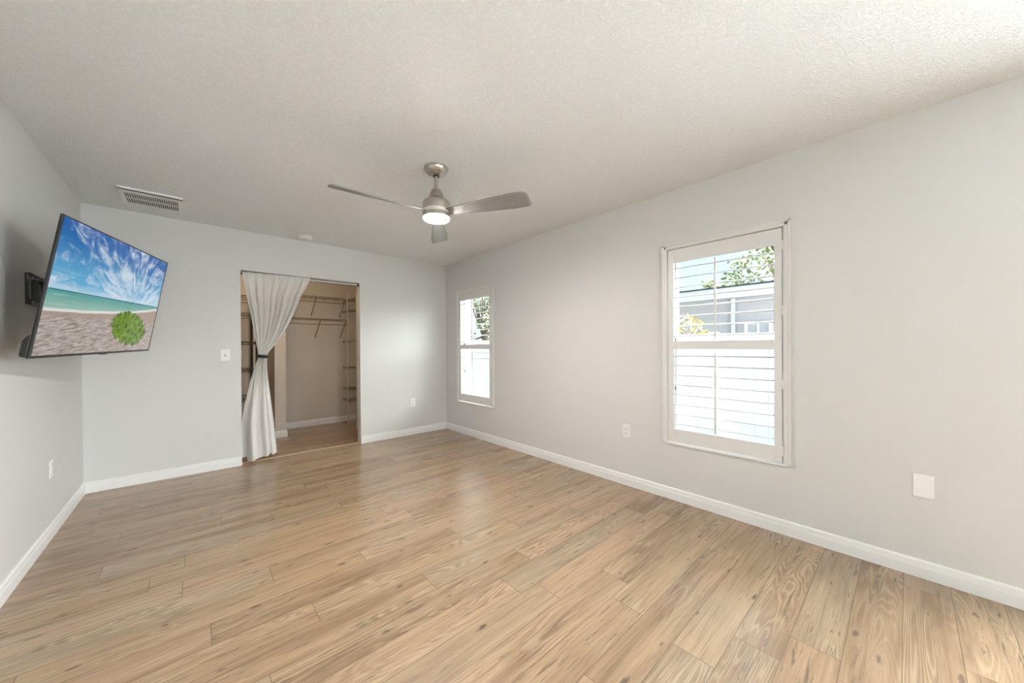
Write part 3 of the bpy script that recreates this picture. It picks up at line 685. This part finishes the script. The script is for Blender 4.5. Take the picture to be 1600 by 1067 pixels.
def side_shelf(z, y0, label):
    t = thing('side_wire_shelf', label, 'shelf', (0, 0, z), 'wire shelves on the closet right wall')
    m = MB(); x0, x1 = 1.843, CX1; y1 = CY - 0.02
    nn = int((y1 - y0) / 0.0254)
    for i in range(nn + 1):
        yy = y0 + (y1 - y0) * i / nn; m.tube([(x1 - 0.003, yy, 0), (x0, yy, 0), (x0, yy, -0.026)], 0.0015, 5)
    for xx in (x0, (x0 + x1) / 2, x1 - 0.004): m.tube([(xx, y0, -0.003), (xx, y1, -0.003)], 0.003, 6)
    m.tube([(x0, y0, -0.026), (x0, y1, -0.026)], 0.0032, 6)
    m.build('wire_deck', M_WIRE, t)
    for yy in (y1 - 0.02, 5.955): MB().box(x0 - 0.005, x0 + 0.008, yy - 0.008, yy + 0.008, -0.032, 0.006).build('end_clip', M_CLIP, t)
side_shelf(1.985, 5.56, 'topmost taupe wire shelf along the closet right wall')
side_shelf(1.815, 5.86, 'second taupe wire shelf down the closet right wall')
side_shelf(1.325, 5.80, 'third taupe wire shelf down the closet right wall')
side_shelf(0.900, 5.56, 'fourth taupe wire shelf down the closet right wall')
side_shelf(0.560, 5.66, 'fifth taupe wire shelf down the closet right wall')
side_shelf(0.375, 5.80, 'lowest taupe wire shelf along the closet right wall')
def pole(x, y, z1, label):
    t = thing('shelf_support_pole', label, 'pole', (x, y, 0), 'closet shelf support poles')
    MB().tube([(0, 0, 0.01), (0, 0, z1)], 0.0085, 12).build('pole', M_POLE, t, smooth=True)
    MB().lathe([(0, 0), (0.013, 0), (0.012, 0.018), (0, 0.018)], n=16).build('foot', M_POLE, t, smooth=True)
pole(1.832, 5.955, 2.085, 'slim white support pole standing at the ends of the closet right wall shelves')
pole(1.832, 5.54, 2.00, 'thin white support pole half hidden behind the right jamb of the closet doorway')

# black wire shelving unit at the left of the closet
un = thing('shelving_unit', 'black wire shelving unit in the left of the closet behind the curtain', 'shelving', (0, 0, 0))
UX0, UX1, UY0, UY1 = -0.30, 0.615, 5.65, 6.17
for px_, py_ in ((UX0, UY0), (UX1, UY0), (UX0, UY1), (UX1, UY1)):
    MB().tube([(px_, py_, 0), (px_, py_, 1.93)], 0.0145, 12).build('post', M_BLKMETAL, un, smooth=True)
for z in (1.887, 1.666, 1.297, 0.937, 0.560, 0.16):
    m = MB()
    for dz in (0, -0.030):
        for a, b_ in (((UX0, UY0), (UX1, UY0)), ((UX0, UY1), (UX1, UY1)), ((UX0, UY0), (UX0, UY1)), ((UX1, UY0), (UX1, UY1))):
            m.tube([(a[0], a[1], z + dz), (b_[0], b_[1], z + dz)], 0.0050 if dz == 0 else 0.004, 6)
    for i in range(30):
        xx = UX0 + (UX1 - UX0) * (i + 0.5) / 30
        m.tube([(xx, UY0, z), (xx, UY1, z)], 0.0022, 5)
    pts = [(UX0 + (UX1 - UX0) * i / 16, UY0, z - (0.030 if i % 2 else 0)) for i in range(17)]; m.tube(pts, 0.003, 5)
    pts = [(UX1, UY0 + (UY1 - UY0) * i / 10, z - (0.030 if i % 2 else 0)) for i in range(11)]; m.tube(pts, 0.003, 5)
    m.build('shelf', M_BLKMETAL, un)
dm = thing('closet_ceiling_lamp', 'round dome lamp on the closet ceiling', 'ceiling lamp', (0.72, 5.22, H))
MB().lathe([(0, -0.0005), (0.13, -0.0005), (0.13, -0.02), (0.12, -0.024), (0, -0.024)]).build('base', M_PLATE, dm, smooth=True)
MB().lathe([(0.115, -0.022), (0.112, -0.05), (0.085, -0.085), (0.04, -0.102), (0, -0.106)]).build('dome', M_DOME, dm, smooth=True)

# ------------------------------------------------------------------ outdoors
GZ0 = -0.35
struct(MB().box(XR + 0.25, 60, -25, 60, GZ0 - 0.1, GZ0).build('ground', M_GRASS), 'lawn outside the windows', 'ground')
m = MB(); m.box(-14, XR + 0.25, -25, YF - 0.12, -0.25, -0.06); m.box(XR + 0.25, 12, -25, -0.2, -0.30, -0.06)
struct(m.build('bounce_slab', M_CONC), 'added pale concrete slab bouncing sunlight through the glass doors', 'bounce_slab')  # added outdoors to bounce sunlight through the glass doors
struct(MB().box(XR + 0.2, 5.9, -0.16, -0.03, GZ0, 2.75).build('sky_blocker_wall', plain('white_stucco', (0.74, 0.73, 0.70, 1), 0.9)), 'added unseen stucco wall shading the nearer window', 'wall')  # added out of view to keep bright sky off the nearer louvers
fe = thing('privacy_fence', 'white vinyl privacy fence outside the windows', 'fence', (6.0, 0, GZ0))
FT = 1.405 - GZ0
for i in range(12):
    y0 = -2.4 + i * 2.2
    m = MB(True)
    for k in range(13):
        a = y0 + 0.065 + k * 0.1592; m.box(-0.011, 0.011, a, a + 0.1572, 0.08, FT - 0.06)
    m.box(-0.02, 0.02, y0 + 0.06, y0 + 2.14, 0.03, 0.13); m.box(-0.02, 0.02, y0 + 0.06, y0 + 2.14, FT - 0.11, FT)
    m.build('panel', M_FENCE, fe)
    m = MB(); m.box(-0.062, 0.062, y0 - 0.062, y0 + 0.062, 0, FT + 0.02); m.build('post', M_FENCE, fe, bevel=0.006)
ho = thing('house', 'grey neighbouring house with pale fascia beyond the fence', 'house', (10.1, 0, GZ0))
g = GZ0
HY0, HY1 = -6.0, 10.2
MB().box(0, 5, HY0, HY1, 0, 2.62 - g).build('wall', M_HWALL, ho)
MB().box(-0.62, -0.58, HY0 - 0.6, HY1 + 0.6, 2.36 - g, 2.62 - g).build('fascia', M_HTRIM, ho)
MB().box(-0.58, 0, HY0 - 0.6, HY1 + 0.6, 2.40 - g, 2.44 - g).build('soffit', M_HWALL, ho)
m = MB(); m.prism([(-0.68, 0, 2.60 - g), (-0.68, 0, 2.64 - g), (2.6, 0, 3.06 - g), (5.7, 0, 2.64 - g), (5.7, 0, 2.60 - g), (2.6, 0, 3.02 - g)], (0, HY0 - 0.65, 0), (0, HY1 + 0.65, 0)); m.build('roof', M_ROOF, ho)
MB().box(-0.09, -0.02, 2.86, 2.94, 0, 2.40 - g).build('downspout', M_HTRIM, ho)
m = MB(True)
for a, b_ in ((2.10, 2.16), (2.36, 2.40), (2.60, 2.66)): m.box(-0.05, 0.02, a, b_, 0.7 - g, 1.80 - g)
m.box(-0.05, 0.02, 2.10, 2.66, 1.75 - g, 1.80 - g); m.box(-0.05, 0.02, 2.10, 2.66, 0.7 - g, 0.76 - g)
wf = m.build('window_frame', M_FENCE, ho)
MB().box(-0.015, 0.0, 2.14, 2.62, 0.72 - g, 1.78 - g).build('window_pane', plain('house_window_glass', (0.30, 0.30, 0.33, 1), 0.1), wf)

def leaf_blob(rnd, m, c, r, n, size, narrow=0.55):
    for _ in range(n):
        while True:
            p = Vector((rnd.uniform(-1, 1), rnd.uniform(-1, 1), rnd.uniform(-1, 1)))
            if p.length <= 1: break
        p = Vector((p.x * r[0], p.y * r[1], p.z * r[2])) + Vector(c)
        d = Vector((rnd.gauss(0, 1), rnd.gauss(0, 1), rnd.gauss(0, 0.6) - 0.25)).normalized()
        s = d.cross(Vector((rnd.gauss(0, 1), rnd.gauss(0, 1), rnd.gauss(0, 1)))).normalized()
        up = d.cross(s); L_ = size * rnd.uniform(0.7, 1.3); w = L_ * narrow * 0.5
        v = [m.b.verts.new(q) for q in (p, p + d * L_ * 0.5 + s * w + up * w * 0.3, p + d * L_, p + d * L_ * 0.5 - s * w + up * w * 0.3)]
        m.b.faces.new((v[0], v[1], v[2])); m.b.faces.new((v[0], v[2], v[3]))
def tree(label, base, trunk_h, clusters, leafmat, seed, size, per, cat='tree', name='tree', group=None):
    rnd = random.Random(seed); t = thing(name, label, cat, base, group)
    m = MB(); m.tube([(0, 0, 0), (0.06, 0.03, trunk_h * 0.5), (0, 0.1, trunk_h)], [0.20, 0.16, 0.11], 10)
    for c, r in clusters:
        mid = Vector(c) * 0.55 + Vector((0, 0.05, trunk_h)) * 0.45; mid.z -= 0.15
        m.tube([(0, 0.1, trunk_h * 0.92), mid, c], [0.08, 0.05, 0.02], 6)
    m.build('trunk', M_BARK, t, smooth=True)
    m = MB()
    for c, r in clusters: leaf_blob(rnd, m, c, (r, r, r * 0.7), per, size)
    m.build('foliage', leafmat, t)
    return t
rr = random.Random(11)
cl = [((rr.uniform(-1.2, 1.2), rr.uniform(-3.0, 1.6), rr.uniform(3.6, 6.6)), rr.uniform(0.5, 0.8)) for _ in range(26)]
cl += [((-0.5, 2.2, 4.6), 0.45), ((0.2, 2.7, 4.3), 0.4), ((-0.6, 1.9, 5.2), 0.4), ((0, 3.0, 3.9), 0.4), ((-0.2, 3.3, 4.5), 0.28), ((-0.3, 2.4, 3.8), 0.5), ((0.2, 1.4, 4.0), 0.6), ((0.2, 0.4, 3.8), 0.6)]
tree('large leafy tree behind the neighbouring house', (18.2, 2.9, GZ0), 3.2, cl, M_LEAF, 5, 0.20, 75)
rr = random.Random(4)
cl = [((rr.uniform(-0.5, 0.5), -2.4 + 0.42 * i + rr.uniform(-0.1, 0.1), 3.35 + rr.uniform(-0.15, 0.35)), rr.uniform(0.40, 0.55)) for i in range(13)]
tree('low yellow green bushy tree row showing above the roof of the house', (21.5, 5.2, GZ0), 2.6, cl, M_LEAFP, 8, 0.17, 80)
rr = random.Random(21)
cl = [((rr.uniform(-1.2, 1.2), rr.uniform(-2.2, 1.0), rr.uniform(1.5, 6.0)), rr.uniform(0.5, 0.8)) for _ in range(36)]
tree('pale leafy tree seen through the far window', (13.2, 17.2, GZ0), 2.4, cl, M_LEAFP, 9, 0.20, 70)
cp = thing('croton_shrub', 'yellow leaved shrub standing between fence and house', 'shrub', (8.0, 3.08, GZ0))
rnd = random.Random(2); ms = MB(); mf = MB()
for sy_, sz_ in ((-0.20, 1.92), (-0.05, 2.20), (0.10, 2.25), (0.22, 1.98), (0.0, 1.80), (0.27, 1.75)):
    xo_ = rnd.uniform(-0.1, 0.1); ms.tube([(0, 0, 0), (xo_, sy_ * 0.6, sz_ * 0.6), (xo_ * 1.2, sy_, sz_ - 0.05)], [0.02, 0.015, 0.008], 6)
    leaf_blob(rnd, mf, (xo_, sy_, sz_ - 0.12), (0.14, 0.11, 0.16), 26, 0.17, 0.24)
ms.build('stems', M_BARK, cp); mf.build('leaves', M_CROTON, cp)
